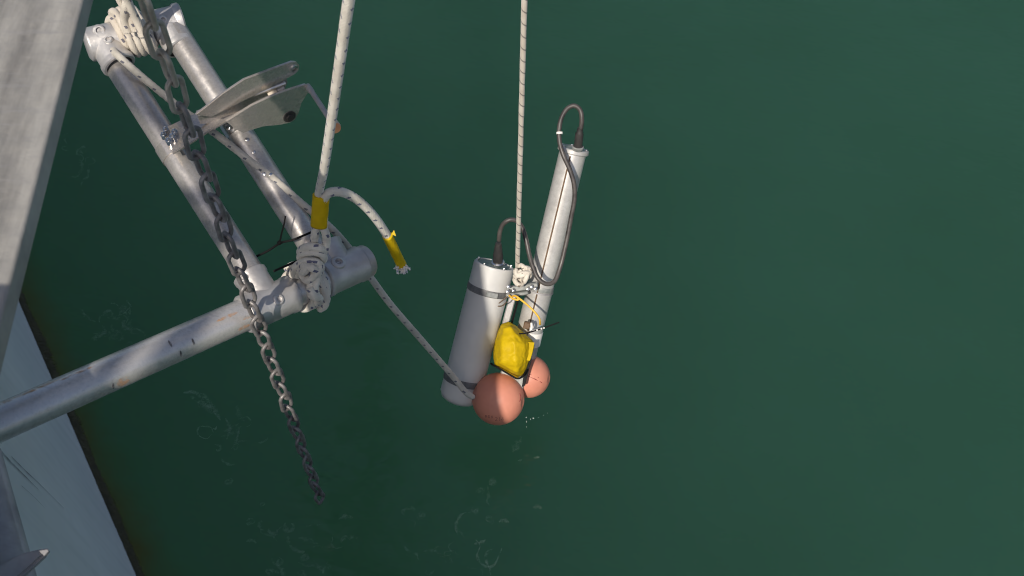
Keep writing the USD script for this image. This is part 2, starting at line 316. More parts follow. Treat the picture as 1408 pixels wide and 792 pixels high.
mat('water', wn, [('g.position', 's.vector'), ('s.x', 'mx_.value1'), ('s.y', 'my_.value1'), ('mx_.value', 'ad.value1'), ('my_.value', 'ad.value2'), ('ad.value', 'off.value1'),
                  ('g.position', 'wn1.vector'), ('wn1.fac', 'wv.value1'), ('off.value', 'offn.value1'), ('wv.value', 'offn.value2'), ('offn.value', 'alg.value'), ('alg.result', 'algp.value1'),
                  ('g.position', 'big.vector'), ('big.fac', 'cr.fac'), ('cr.color', 'mixc.a'), ('algp.value', 'mixc.fac'), ('mixc.result', 'p.base_color'),
                  ('g.position', 'mpw.vector'), ('mpw.vector', 'r1.vector'), ('mpw.vector', 'r2.vector'), ('r2.fac', 'rsum.value1'), ('r1.fac', 'rsum.value3'), ('rsum.value', 'b.height'), ('b.normal', 'p.normal')])
mat('foam', {'tc': ('texture_coordinate', {}), 'n': ('noise_texture', {'scale': 70.0, 'detail': 7.0, 'roughness': .75}), 'a': ('attribute', {'attribute': 'st'}), 's': ('separate_xyz', {}),
             'r': ('rgb_ramp', {'ramp': [(.42, (0, 0, 0)), (.74, (.48, .48, .48))]}), 'mu': ('math', {'math_type': 'multiply'}),
             'd': ('diffuse_bsdf', {'color': (.34, .40, .33)}), 't': ('transparent_bsdf', {'color': (1, 1, 1)}), 'm': ('mix_closure', {})},
    [('tc.object', 'n.vector'), ('n.fac', 'r.fac'), ('a.vector', 's.vector'), ('r.color', 'mu.value1'), ('s.y', 'mu.value2'), ('mu.value', 'm.fac'), ('t.BSDF', 'm.closure1'), ('d.BSDF', 'm.closure2')], surface='m.closure')
mat('clear_drop', {'p': ('principled_bsdf', {'base_color': (.9, .95, .92), 'roughness': .05, 'ior': 1.333, 'transmission_weight': .4, 'specular_ior_level': 1.0})}, [])

# ================================================================= the setting: water, foam
g = 60; xs = np.sinh(np.linspace(-1, 1, g) * 6.2) / np.sinh(6.2) * 3000
X, Y = np.meshgrid(xs, xs, indexing='ij'); V = np.stack([X, Y + 1.2, np.zeros_like(X)], -1).reshape(-1, 3)
i, j = np.meshgrid(np.arange(g - 1), np.arange(g - 1), indexing='ij'); k = (i * g + j).ravel()
part('water', (V, np.stack([k, k + g, k + g + 1, k + 1], 1)), 'water', smooth=True, kind='structure')

def wisps():
    r = np.random.default_rng(21); Vs, Fs, Us, o = [], [], [], 0
    def ribbon(pts, w, op):
        nonlocal o
        c = spline([W(x, y, .004) for x, y in pts], .004); t = np.gradient(c, axis=0); t /= np.maximum(np.linalg.norm(t, axis=1, keepdims=True), 1e-9)
        nrm = np.stack([-t[:, 1], t[:, 0], 0 * t[:, 0]], 1); q = np.linspace(0, 1, len(c))
        ww = 1.6 * w * (np.sin(np.pi * np.clip(q, .02, .98)) ** .6) * (.5 + meshkit.noise(np.stack([q * 9, q * 0 + o, q * 0], 1)))
        rows = [c + nrm * (ww * e)[:, None] for e in (-1, -.4, .4, 1)]; c4 = np.stack(rows, 1)
        c4[:, :, 2] += .00002 * len(Vs)
        n = len(c); Vs.append(c4.reshape(-1, 3)); Us.append(np.tile(np.array([[.001, .001], [.5, 1 * op], [.5, 1 * op], [.001, .001]]), (n, 1)))
        a, b = np.meshgrid(np.arange(n - 1), np.arange(3), indexing='ij'); kk = (a * 4 + b).ravel()
        Fs.append(np.stack([kk, kk + 1, kk + 5, kk + 4], 1) + o); o += n * 4
    def ring(cx, cy, rx, ry, a0, a1, w, op, wob=.2):
        th = np.linspace(a0, a1, 9)
        ribbon([(cx + rx * math.cos(t) * (1 + wob * r.normal() * .5), cy + ry * math.sin(t) * (1 + wob * r.normal() * .5)) for t in th], w, op)
    # the clearer curls
    ring(281, 594, 10, 9, .3, 6.3, .0016, .95); ribbon([(291, 588), (296, 590), (298, 586)], .0016, 1)
    ribbon([(252, 540), (266, 539), (280, 548), (290, 560), (297, 570)], .005, .8)
    ribbon([(262, 545), (280, 556), (296, 566), (303, 578)], .008, .6)
    ribbon([(329, 590), (326, 602), (322, 612)], .003, .6); ribbon([(310, 575), (316, 588), (312, 604)], .003, .45)
    ribbon([(654, 742), (660, 750), (656, 764), (663, 776), (672, 780), (680, 776), (686, 764), (690, 754)], .0024, .9)
    ribbon([(672, 780), (668, 768), (670, 760), (679, 754)], .0022, .9); ribbon([(673, 781), (675, 791)], .002, .9)
    ribbon([(629, 735), (627, 722), (633, 709), (641, 704)], .0026, .75); ribbon([(652, 748), (662, 746), (668, 742)], .003, .8)
    ribbon([(644, 705), (652, 702), (653, 694)], .002, .5); ribbon([(686, 718), (692, 715), (700, 718)], .003, .55)
    ribbon([(712, 634), (718, 632)], .002, .9); ribbon([(705, 622), (712, 610), (716, 600)], .006, .35); ribbon([(734, 630), (742, 628)], .002, .4)
    ribbon([(465, 714), (475, 710), (485, 712)], .0035, .7)
    for bx, by, n, sp, op in ((300, 620, 26, 55, .5), (155, 440, 24, 28, .6), (345, 745, 22, 45, .55), (430, 770, 20, 55, .6), (110, 215, 9, 20, .5), (285, 690, 14, 50, .4), (570, 735, 8, 35, .35), (330, 775, 14, 40, .5), (665, 690, 7, 50, .35), (220, 500, 8, 40, .3), (620, 770, 6, 25, .3)):
        for _ in range(n):
            x, y = bx + r.normal() * sp * .5, by + r.normal() * sp * .6; a = r.uniform(0, 6.28); p = [(x, y)]
            if x < 215 + (y - 430) * .43 and by > 480: continue
            cv = r.normal() * .55
            for _k in range(r.integers(5, 11)):
                a += cv + r.normal() * .35; s = r.uniform(2, 5); p.append((p[-1][0] + s * math.cos(a), p[-1][1] + s * math.sin(a) * .8))
            ribbon(p, r.uniform(.0010, .0040), op * r.uniform(.4, 1))
    return np.vstack(Vs), np.vstack(Fs), np.vstack(Us)
part('foam', wisps(), 'foam', kind='stuff', label='thin pale wisps of foam scattered on the green water', category='foam')

# ================================================================= the vessel at the left
HULL_TOP = 1.15
def H3(along, inb, z): return HW + HDIR * along - HOUT * inb + np.array([0, 0, z])
ves = thing('vessel', 'pale blue-grey painted vessel side rising from a weedy waterline at left', 'boat', H3(-1, 0, 0))
def prism(sec, a0, a1):
    """Closed body: section points (inboard, z) run between two places along the hull."""
    sec = np.asarray(sec, float); n = len(sec); V = [H3(a0, i_, z_) for i_, z_ in sec] + [H3(a1, i_, z_) for i_, z_ in sec]
    m = trimesh.Trimesh(V, [[i_, (i_ + 1) % n, n + (i_ + 1) % n] for i_ in range(n)] + [[i_, n + (i_ + 1) % n, n + i_] for i_ in range(n)], process=False)
    import shapely.geometry as sg
    cap = m3.triangulate([sec]); m2 = trimesh.Trimesh(V, np.vstack([m.faces, np.asarray(cap), np.asarray(cap)[:, ::-1] + n]), process=False)
    m2.merge_vertices(); trimesh.repair.fix_normals(m2); return m2
part('hull', prism([(0, -.7), (0, HULL_TOP - .02), (.02, HULL_TOP), (2.6, HULL_TOP), (2.6, -.7)], -5.5, 6.5), 'hull_paint', ves, smooth=False)
part('deck', prism([(.14, HULL_TOP + .002), (.14, HULL_TOP + .02), (2.55, HULL_TOP + .02), (2.55, HULL_TOP + .002)], -5.4, 6.4), 'deck_paint', ves, smooth=False)
part('toe_rail', prism([(.03, HULL_TOP + .003), (.03, HULL_TOP + .03), (.10, HULL_TOP + .03), (.10, HULL_TOP + .003)], -5.4, 6.4), 'aluminium', ves, smooth=False)
def aft(x, z, y=-.8): return np.array([x, y, z])
# boarding-ladder handrail standing on the deck behind the camera: it throws the broken shade on the tube frame
part('handrail', rod(aft(-1.275, 3.562), aft(-1.003, 3.325), .028, bev=.012), 'aluminium', ves)
part('stanchion', rod(aft(-1.262, HULL_TOP + .021), aft(-1.262, 3.53), .015), 'aluminium', ves)
part('stanchion', rod(aft(-1.022, HULL_TOP + .021), aft(-1.022, 3.315), .013), 'aluminium', ves)
part('stanchion', rod(aft(-.975, HULL_TOP + .021), aft(-.968, 2.99), .019, bev=.008), 'aluminium', ves)
part('guard_board', block(aft(-1.092, 3.253), [1, 0, 0], [0, 1, 0], [0, 0, 1], .335, .018, .046, .004), 'aluminium', ves)
part('guard_board', block(aft(-1.092, 3.176), [1, 0, 0], [0, 1, 0], [0, 0, 1], .325, .018, .062, .004), 'aluminium', ves)
def streak(pts, w0):
    vs, fs = [], []
    for i_, (x, y) in enumerate(pts):
        c = onplane(x, y, HW + HOUT * .0012, HOUT); w = w0 * (1 - .8 * i_ / (len(pts) - 1)); vs += [c - HDIR * w, c + HDIR * w]
        if i_: fs += [[2 * i_ - 2, 2 * i_, 2 * i_ + 1, 2 * i_ - 1]]
    return np.array(vs), np.array(fs)
part('drip_streak', streak([(3, 622), (14, 634), (28, 648), (42, 662), (53, 673)], .0035), 'rust_streak', ves, smooth=False)
part('drip_streak', streak([(16, 628), (34, 646), (52, 663), (70, 681), (88, 699)], .0022), 'rust_streak', ves, smooth=False)
part('drip_streak', streak([(30, 668), (48, 684), (62, 699)], .0010), 'rust_streak', ves, smooth=False)
def weeds():
    r = np.random.default_rng(5); Vs, Fs, o = [], [], 0
    for q in range(16000):
        a = r.uniform(-1.6, 1.2); z0 = r.uniform(-.004, .035) ; p0 = H3(a, -.001, z0)
        L = r.uniform(.005, .018) * (.6 + .9 * meshkit.noise(np.array([a * 9, 0.5, 0.5]))); w = r.uniform(.0005, .0018); side = r.normal() * .5
        p1 = p0 + HOUT * L * .45 + HDIR * side * L * .5 + [0, 0, -L * .35]; p2 = p0 + HOUT * L * r.uniform(.7, 1.0) + HDIR * side * L + [0, 0, -min(z0 + .001, L * .9)]
        p1[2] = max(p1[2], .0015 + r.uniform(0, .002)); p2[2] = max(p2[2], .0008)
        d = HDIR * w; Vs += [p0 - d, p0 + d, p1 - d * .8, p1 + d * .8, p2]; Fs += [[o, o + 1, o + 3], [o, o + 3, o + 2], [o + 2, o + 3, o + 4]]; o += 5
    return np.array(Vs), np.array(Fs)
part('seaweed', weeds(), 'weed', smooth=False, kind='stuff', label='dark brown weed fringe growing along the vessel waterline', category='seaweed')

# ---- horizontal galvanised gantry arm close to the camera
beam = thing('gantry_arm', 'broad galvanised steel beam reaching out close overhead at upper left', 'beam', [-.43, -.4, 1.41])
BZ, BT = 1.500, .020
_b0, _b1 = W(0, 525, BZ - BT), W(130, 0, BZ - BT)
def beam_x(y): return _b0[0] + (_b1[0] - _b0[0]) * (y - _b0[1]) / (_b1[1] - _b0[1])
def beam_section(y):
    x = beam_x(y); b = .003; pts = []
    for cx, cz, a0 in ((x - b, BZ - b, 0), (x - .140 + b, BZ - b, 90), (x - .140 + b, BZ - BT + b, 180), (x - b, BZ - BT + b, 270)):
        for k_ in range(4):
            t = math.radians(a0 + k_ * 30); pts.append([cx + b * math.cos(t), y, cz + b * math.sin(t)])
    return pts
ys = np.linspace(-1.3, 2.3, 30); bv = np.array([beam_section(y) for y in ys]).reshape(-1, 3); q = np.arange(16)
bf = np.vstack([np.stack([i_ * 16 + q, i_ * 16 + (q + 1) % 16, (i_ + 1) * 16 + (q + 1) % 16, (i_ + 1) * 16 + q], 1) for i_ in range(29)])
bt = np.vstack([bf[:, [0, 1, 2]], bf[:, [0, 2, 3]]] + [np.array([[e, e + a_, e + a_ + 1] for a_ in range(1, 15)]) for e in (0, 29 * 16)])
bm = trimesh.Trimesh(bv, bt, process=False); trimesh.repair.fix_normals(bm)
part('flange', bm, 'galvanised_steel', beam, smooth=40)
by = .15
part('winch_block', block([beam_x(by) - .112, by - .10, BZ + .181], [1, 0, 0], [0, 1, 0], [0, 0, 1], .055, .20, .36), 'galvanised_steel', beam)
wv = []
for y in (-1.3, 2.3):
    for x_, z_ in ((-.105, BZ - BT - .001), (-.097, BZ - BT - .001), (-.097, BZ - BT - .08), (-.105, BZ - BT - .08)): wv.append([beam_x(y) + x_, y, z_])
part('web', trimesh.convex.convex_hull(np.array(wv)), 'galvanised_steel', beam, smooth=False)
part('foot', block([beam_x(-1.1) - .07, -1.1, (BZ - .1 + HULL_TOP + .02) / 2], [1, 0, 0], [0, 1, 0], [0, 0, 1], .13, .2, BZ - .1 - HULL_TOP - .026), 'galvanised_steel', beam)

# ---- rub-rail pipe and bracket low at left, on the hull side
rail = thing('rub_rail', 'dark steel rub-rail pipe with a flat bracket plate at lower left corner', 'rail', P(0, 720, 1.2))
ZR = 1.02
e0, e1 = W(-33, 618, ZR - .01), W(8, 770, ZR - .01); dr = unit(e1 - e0)
RR = .0245
part('pipe', rod(e0 - 0 * dr, e0 + dr * 1.2, RR, bev=.010), 'dull_steel', rail)
pl = [(-60, 860), (-60, 800), (0, 779), (18, 768), (36, 761), (52, 757), (66, 755), (68, 758), (62, 766), (48, 779), (30, 795), (0, 822)]
zp = ZR + .03
part('bracket_plate', slab([W(x, y, zp) for x, y in pl], [0, 0, 1], .010, bev=.003), 'dull_steel', rail)
part('bracket_tip', slab([W(x, y, zp + .0062) for x, y in ((54, 757.5), (65.5, 755.6), (67, 758), (61, 764.5))], [0, 0, 1], .0016, bev=.0003), 'dull_steel', rail)

# ================================================================= aluminium tube frame
fr = thing('tube_frame', 'ladder-shaped aluminium tube frame with cast fittings sticking out over the water', 'frame', P(370, 395, 1.62))
A0, A1 = P(0, 581, 1.37), P(497, 361.5, 1.724)
bdir = unit(A1 - A0); bo = lambda px: A0 + bdir * ((lambda t: t)(np.linalg.norm(onboom(px) - A0)))
def onboom(px):
    lo, hi = -.5, 1.5
    for _ in range(50):
        mid = (lo + hi) / 2; q_ = A0 + (A1 - A0) * mid - EYE; x = 704 + FPX * (q_ @ RGT) / (q_ @ FWD)
        lo, hi = (mid, hi) if x < px else (lo, mid)
    return A0 + (A1 - A0) * (lo + hi) / 2
RB, RF = .0238, .0278
part('boom_tube', pipe(A0 - bdir * .75, A1 + bdir * .0, RB, .004), 'aluminium', fr)
def toward_cam(p, ax): v = unit(EYE - p); return unit(v - (v @ ax) * ax)
# left tube, right tube, top bar
L0, L1 = P(148, 68, 1.715), onboom(371)
R0, R1 = P(238, 40, 1.735), onboom(456)
ld, rd = unit(L1 - L0), unit(R1 - R0); RS = .0207
part('side_tube', rod(L0, L1, RS), 'worn_aluminium', fr); part('side_tube', rod(R0, R1, RS), 'worn_aluminium', fr)
T0, T1 = P(131, 55, 1.70), P(248, 28, 1.745); td = unit(T1 - T0)
part('top_bar', rod(T0, T1, .0195), 'aluminium', fr)
def tee(name, c, ax, half, bx, L, label=None, r=RF, rs=.0247):
    """Cast tee: sleeve round the main tube, socket round the branch, beaded rims and grub screws."""
    s = lathe(c - ax * half, c + ax * half, [(0, r - .004), (0, r - .001), (.002, r + .0012), (.008, r + .0012), (.011, r), (2 * half - .011, r), (2 * half - .008, r + .0012), (2 * half - .002, r + .0012), (2 * half, r - .001), (2 * half, r - .004)])
    b = lathe(c, c + bx * L, [(0, rs), (L - .010, rs), (L - .007, rs + .0014), (L - .001, rs + .0014), (L, rs), (L, rs - .003)])
    p = part(name, [s, b], 'cast_aluminium', fr, smooth=40, label=label)
    return p
def grub(parent, c, nrm, r=.0052):
    part('screw_boss', lathe(c - nrm * .004, c + nrm * .0035, [(0, r * 1.75), (.006, r * 1.6), (.0075, r * 1.25), (.0075, r * .9), (.003, r * .85), (.003, 0)], 20), 'cast_aluminium', parent)
    part('grub_screw', rod(c - nrm * .003, c + nrm * .0005, r * .8, n=14), 'dull_steel', parent)
cT = onboom(369); hL = np.linalg.norm(onboom(402) - onboom(369))
teeL = tee('tee_fitting', cT, bdir, hL, -ld, .055)
n_ = toward_cam(cT, bdir); grub(teeL, cT + n_ * RF * .98 + bdir * .004, n_)
n2_ = toward_cam(cT - ld * .05, ld); grub(teeL, cT - ld * .046 + unit(n2_ - .55 * bdir) * .0245, unit(n2_ - .55 * bdir), .0042)
cE = onboom(470); hE = np.linalg.norm(onboom(496) - cE)
teeR = tee('tee_fitting', cE, bdir, hE, -rd, .050)
gp = onboom(461); n_ = unit(toward_cam(gp, bdir) + .55 * unit(-rd - (-rd @ bdir) * bdir)); grub(teeR, gp + n_ * RF * .98, n_, .0068)
part('end_cap', lathe(onboom(496.5), onboom(496.5) + bdir * .05, [(0, 0), (0, .0262), (.010, .0262), (.0125, .0245), (.0125, .020), (.010, .019), (.010, 0)]), 'cast_aluminium', fr)
def shell_patch(name, c, ax, r, half, ang, a0, m_):
    n0 = toward_cam(c, ax); m0 = np.cross(ax, n0); V, F = [], []
    for i_, t in enumerate(np.linspace(-1, 1, 9)):
        w = math.sqrt(max(1 - t * t, .02))
        for k_, q_ in enumerate(np.linspace(-1, 1, 7)):
            th = a0 + ang * w * q_; V.append(c + ax * half * t + (r + .0004) * (math.cos(th) * n0 + math.sin(th) * m0))
            if i_ and k_: F.append([(i_ - 1) * 7 + k_ - 1, i_ * 7 + k_ - 1, i_ * 7 + k_, (i_ - 1) * 7 + k_])
    part(name, (np.array(V), np.array(F)), m_, fr, smooth=True)
for px, half, ang, a0 in ((157, .010, .30, .75), (307, .018, .10, -.30), (322, .010, .14, .75), (333, .012, .08, .25), (60, .03, .10, -1.0), (10, .02, .14, -1.05), (110, .025, .09, -.85)):
    shell_patch('rust_stain', onboom(px), bdir, RB, half, ang, a0, 'rust_film')
for px, a0 in ((236, .62), (143, .75), (255, .25), (228, -.2)):
    shell_patch('scratch', onboom(px), unit(bdir), RB, .0016, .22, a0, 'scratch_film')
# upper fittings
def elbow(c, ax, half, bx, L, r=.0255, rs=.0247):
    return part('elbow_fitting', [lathe(c - ax * half, c + ax * half, [(0, 0), (0, r - .006), (.003, r - .001), (.006, r + .001), (2 * half - .008, r + .001), (2 * half - .002, r), (2 * half, r - .003), (2 * half, r - .006)]),
                                  lathe(c - bx * .012, c + bx * L, [(0, 0), (0, rs - .008), (.004, rs - .002), (.010, rs), (L, rs), (L + .003, rs + .002), (L + .010, rs + .002), (L + .012, rs), (L + .012, rs - .004)])], 'cast_aluminium', fr, smooth=40)
eL = elbow(P(143, 57, 1.708), td, .028, ld, .050); n_ = toward_cam(P(132, 45, 1.69), td)
grub(eL, P(136, 42, 1.684), n_, .0055); grub(eL, P(149, 55, 1.683), toward_cam(P(149, 55, 1.69), ld), .004)
eR = elbow(P(228, 34, 1.738), td, .024, rd, .046); grub(eR, P(224, 27, 1.712), toward_cam(P(224, 27, 1.72), td), .004)
part('end_cap', lathe(P(240, 29, 1.742), P(251, 26.5, 1.746), [(0, 0), (0, .0255), (.003, .027), (.0105, .027), (.013, .0245), (.013, .016), (.010, .014), (.010, 0)]), 'cast_aluminium', fr)
# small knurls / weld beads and ring marks on the tubes
for px, py in ((365, 250), (352, 222), (371, 262)):
    t_ = None
# --- roller bracket across the two side tubes
br_axis = unit(W(410, 108, .93) - W(232, 190, .93))
fl_n = np.array([0, 0, 1.0])
bz = P(320, 160, 1.69)[2] + .018
brk = part('bracket', slab([W(x, y, bz) for x, y in ((224, 178), (262, 160), (290, 150), (330, 138), (352, 142), (318, 164), (286, 182), (262, 198), (238, 212))], fl_n, .005), 'stainless', fr)
def cheek(top, px, side, th=.004):
    """Upright plate: its top edge is a sight-line pair at height top; the rest of the outline lies in the same upright plane."""
    (x0, y0), (x1, y1), z = top; a, b = W(x0, y0, z), W(x1, y1, z); n = unit(np.cross(b - a, [0, 0, 1.0]))
    return slab([onplane(x, y, a, n) for x, y in px], n, th, bev=.0008), n, a
m_, nA, aA = cheek(((285, 145), (405, 87), bz + .055), [(268, 157), (285, 144), (305, 128), (335, 108), (372, 94), (400, 84), (407, 84.5), (411, 89), (410, 96), (405, 101), (398, 105), (370, 120), (330, 140), (290, 160)], 1)
part('side_plate', m_, 'stainless', brk)
hc = onplane(403.5, 93, aA, nA); hn = nA if nA @ (EYE - hc) > 0 else -nA
part('pin_hole_rim', lathe(hc + hn * .0022, hc + hn * .0040, [(0, .0038), (0, .0062), (.0014, .0062), (.0018, .0052), (.0018, .0038)], 20), 'bright_steel', brk)
m_, nB, aB = cheek(((270, 156), (392, 108), bz + .030), [(270, 153), (300, 143), (345, 126), (386, 107), (393, 107), (395, 112), (392, 120), (388, 125), (372, 132), (345, 145), (322, 158), (300, 168), (275, 170)], 1)
part('side_plate', m_, 'stainless', brk)
b0, b1 = onplane(270, 154, aB, nB), onplane(390, 110, aB, nB); bn = nB if nB @ (EYE - b0) > 0 else -nB
part('guide_rod', rod(b0 + bn * .007, b1 + bn * .007, .0035), 'stainless', brk)
rp0, rp1 = onplane(366, 127, aB, nB) + bn * .008, onplane(388, 116, aB, nB) + bn * .008
part('roller_pad', rod(rp0, (rp0 * .45 + rp1 * .55), .006, n=20), 'tan_plastic', brk); part('roller_pad', rod(rp0 * .44 + rp1 * .56, rp1, .005, n=20), 'dull_steel', brk)
m_, nC, aC = cheek(((312, 166), (418, 117), bz + .022), [(310, 166), (345, 144), (375, 130), (400, 121), (419, 115), (425, 119), (422, 128), (414, 141), (410, 155), (405, 164), (398, 168), (384, 171), (362, 173), (345, 178), (334, 182), (322, 176)], 1)
part('side_plate', m_, 'stainless', brk, label='lower greenish plate of the bracket')
hc = onplane(397, 159, aC, nC); hn = nC if nC @ (EYE - hc) > 0 else -nC
part('bolt', [rod(hc + hn * .001, hc + hn * .0065, .0062, n=6), lathe(hc + hn * .0022, hc + hn * .0035, [(0, 0), (0, .0105), (.001, .0105), (.0014, .0095), (.0014, 0)], 24)], 'rubber', brk)
pin0, pin1 = onplane(424, 120, aC, nC) + hn * .008, P(458, 171, 1.585)
pd = unit(pin1 - pin0)
pin = part('pin_rod', [rod(pin0, pin1, .0040, n=20), rod(pin0 - hn * .012, pin0 + pd * .006, .0048, n=20)], 'dull_steel', brk)
part('pin_grip', rod(pin1 - pd * .012, pin1 + pd * .012, .0078, bev=.002, n=24, r1=.0088), 'tan_plastic', brk)
part('grip_end', rod(pin1 + pd * .0118, pin1 + pd * .0145, .0080, n=24), 'orange_rust', brk)
# clamp bolts at the left tube and the band on the right tube
zb = bz + .004
for x, y in ((226, 188), (238, 190), (233, 196), (229, 181), (241, 184)):
    c = W(x, y, zb); part('bolt', [rod(c - fl_n * .003, c + fl_n * .006, .0052, n=6), rod(c, c + fl_n * .010, .0030, n=14)], 'bright_steel', brk)
def band(c, ax, r, w, th=.0016): return lathe(c - ax * w / 2, c + ax * w / 2, [(0, r - .001), (0, r + th), (w, r + th), (w, r - .001)], 40)
def ontube(a, b, py):
    lo, hi = 0, 1
    for _ in range(50):
        mid = (lo + hi) / 2; q_ = a + (b - a) * mid - EYE; y = 396 + FPX * (q_ @ DWN) / (q_ @ FWD)
        lo, hi = (mid, hi) if y < py else (lo, mid)
    return a + (b - a) * mid
part('clamp_band', band(ontube(R0, R1, 176), rd, RS, .022), 'bright_steel', brk)
cb = ontube(R0, R1, 178); nb = unit(toward_cam(cb, rd) - .6 * bdir); part('bolt', rod(cb + nb * RS, cb + nb * (RS + .010), .0050, n=6), 'bright_steel', brk)
part('clamp_band', band(ontube(L0, L1, 208), ld, RS, .024), 'stainless', brk)
for py, sd in ((199, .2), (215, .1), (243, -.15), (247, .25)):
    c = ontube(R0, R1, py); nn = unit(toward_cam(c, rd) + sd * bdir); part('rivet', rod(c + nn * (RS - .001), c + nn * (RS + .0022), .0034, n=16), 'bright_steel', fr)

# ================================================================= ropes
def braid(r, n=10, pitch=None, amp=.085):
    pitch = pitch or r * 5.2
    def f(u, v):
        a = np.sin(2 * np.pi * (n * v + u * n / (pitch * 2))) ; b = np.sin(2 * np.pi * (n * v - u * n / (pitch * 2)))
        return r * amp * (np.maximum(a, b) - .35)
    return f
def rope(name, pts, r, mat_, parent, label=None, n=28, step=None, taper=False):
    c = spline(pts, step or r * .22)
    return part(name, sweep(c, r, n, braid(r)), mat_, parent, label=label)
def proj(p): q_ = np.asarray(p) - EYE; d = q_ @ FWD; return 704 + FPX * (q_ @ RGT) / d, 396 + FPX * (q_ @ DWN) / d, d
RM = .0057
mr = thing('mooring_rope', 'thick white rope with blue flecks knotted round the boom end, yellow tape bands', 'rope', P(432, 380, 1.62))
def D(y): return 1 / (1 / 1.50 + (272 - y) / 272 * (1 / 1.05 - 1 / 1.50))
rope('standing_part', [P(493, -75, D(-75)), P(480, -2, D(-2)), P(468, 80, D(80)), P(455, 170, D(170)), P(445, 235, D(235)), P(438.3, 268, 1.503), P(436.5, 290, 1.521), P(434.5, 311, 1.540), P(433, 322, 1.550), P(431, 338, 1.570)], RM, 'rope_blue_fleck', mr)
# second leg of the bight beside it, and the free tail that springs out of the tape
rope('bight_leg', [P(443.5, 300, 1.530), P(444, 311, 1.539), P(448, 322, 1.548), P(449, 332, 1.560), P(445, 346, 1.572), P(436, 352, 1.585)], RM, 'rope_blue_fleck', mr)
rope('tail', [P(444.5, 306, 1.535), P(445, 288, 1.520), P(446.3, 272, 1.505), P(453, 265, 1.497), P(466, 263.5, 1.50), P(484, 270, 1.52), P(502, 284, 1.55), P(517, 301, 1.585), P(528, 317, 1.62), P(538, 334, 1.655), P(546, 350, 1.69), P(552, 365, 1.715)], RM * 1.1, 'rope_blue_fleck', mr)
def tape_sleeve(c0, c1, rx, ry, side, name='tape_band', seed=3):
    c = spline([c0, (c0 + c1) / 2, c1], .002)
    def wr(u, v): return .0007 * (meshkit.fbm(np.stack(np.broadcast_arrays(u * 130, np.cos(6.283 * v) * 2.5, np.sin(6.283 * v) * 2.5 + seed), -1), 3) - .5) * 2
    return part(name, sweep(c, rx, 36, wr, squash=ry / rx, up=side), 'yellow_tape', mr)
tape_sleeve(P(441.5, 268.5, 1.503), P(438.5, 311, 1.538), .0116, .0076, RGT)
tape_sleeve(P(532.5, 324, 1.632), P(553, 366, 1.716), .0078, .0076, RGT)
# frayed end and the loose tape corner
fz = []
for q_ in range(70):
    a = P(552.5 + rng.normal() * 2.4, 363.5, 1.711 + rng.normal() * .003); b = a + unit(P(558, 376, 1.716) - P(552, 364, 1.714) + rng.normal(size=3) * .006) * rng.uniform(.008, .0165)
    fz.append(sweep(spline([a, (a + b) / 2 + rng.normal(size=3) * .0012, b], .002),   .0012, 6))
part('frayed_end', fz, 'fray', mr)
part('tape_corner', slab([P(538, 322, 1.630), P(541.5, 316, 1.628), P(545, 325, 1.634)], FWD, .0006, bev=.0001), 'yellow_tape', mr)
# knot: turns round the boom and a hitch above it
def turn(c, ax, r, a0, a1, pitch, mat_='rope_blue_fleck', k=22, tilt=0.0):
    n0 = toward_cam(c, ax); m0 = np.cross(ax, n0); th = np.linspace(a0, a1, k)
    return [c + ax * (pitch * (t - a0) / (2 * np.pi) - pitch * (a1 - a0) / (4 * np.pi) + tilt * math.cos(t)) + r * (math.cos(t) * n0 + math.sin(t) * m0) for t in th]
rt = RB + RM * .95
for px, tl in ((411, .007), (418, .005), (427, -.003), (434, -.004)):
    rope('boom_turn', turn(onboom(px), bdir, rt, -2.6, 2.9, .006, tilt=tl), RM, 'rope_blue_fleck', mr)
rope('cross_turn', turn(onboom(421), bdir, rt + .009, -1.9, 1.5, .034, tilt=.004), RM, 'rope_blue_fleck', mr)
rope('cross_turn', turn(onboom(428), bdir, rt + .009, -1.6, 1.6, -.012, tilt=.002), RM, 'rope_blue_fleck', mr)
K = lambda x, y, d: P(x, y, d)
for dy, dd in ((0, 0), (7, .006)):
    rope('hitch_loop', [K(418, 354 + dy, 1.61), K(413, 347 + dy, 1.588), K(418, 341 + dy, 1.566 + dd), K(428, 339 + dy, 1.556 + dd), K(440, 341 + dy, 1.558 + dd), K(445, 348 + dy, 1.578), K(436, 355 + dy, 1.60), K(424, 356 + dy, 1.605)], RM, 'rope_blue_fleck', mr)
for dx in (0, 6):
    rope('hitch_loop', [K(402 + dx, 379, 1.63), K(406 + dx, 368, 1.602), K(415 + dx, 361, 1.580), K(424 + dx, 359, 1.566), K(432 + dx * .7, 361, 1.567), K(435 + dx, 368, 1.578), K(431 + dx, 380, 1.578), K(427 + dx, 395, 1.582), K(429 + dx, 408, 1.594)], RM, 'rope_blue_fleck', mr)
rope('hitch_loop', [K(419, 350, 1.60), K(424, 360, 1.575), K(421, 370, 1.566), K(416, 377, 1.58), K(422, 385, 1.578), K(436, 374, 1.566), K(440, 362, 1.575)], RM, 'rope_blue_fleck', mr)
rope('hitch_loop', [K(412, 372, 1.60), K(419, 366, 1.570), K(430, 369, 1.560), K(437, 376, 1.572), K(431, 384, 1.585)], RM, 'rope_blue_fleck', mr)
rope('hitch_end', [K(425, 396, 1.575), K(432, 407, 1.582), K(439, 410, 1.60), K(437, 417, 1.63)], RM, 'rope_blue_fleck', mr)

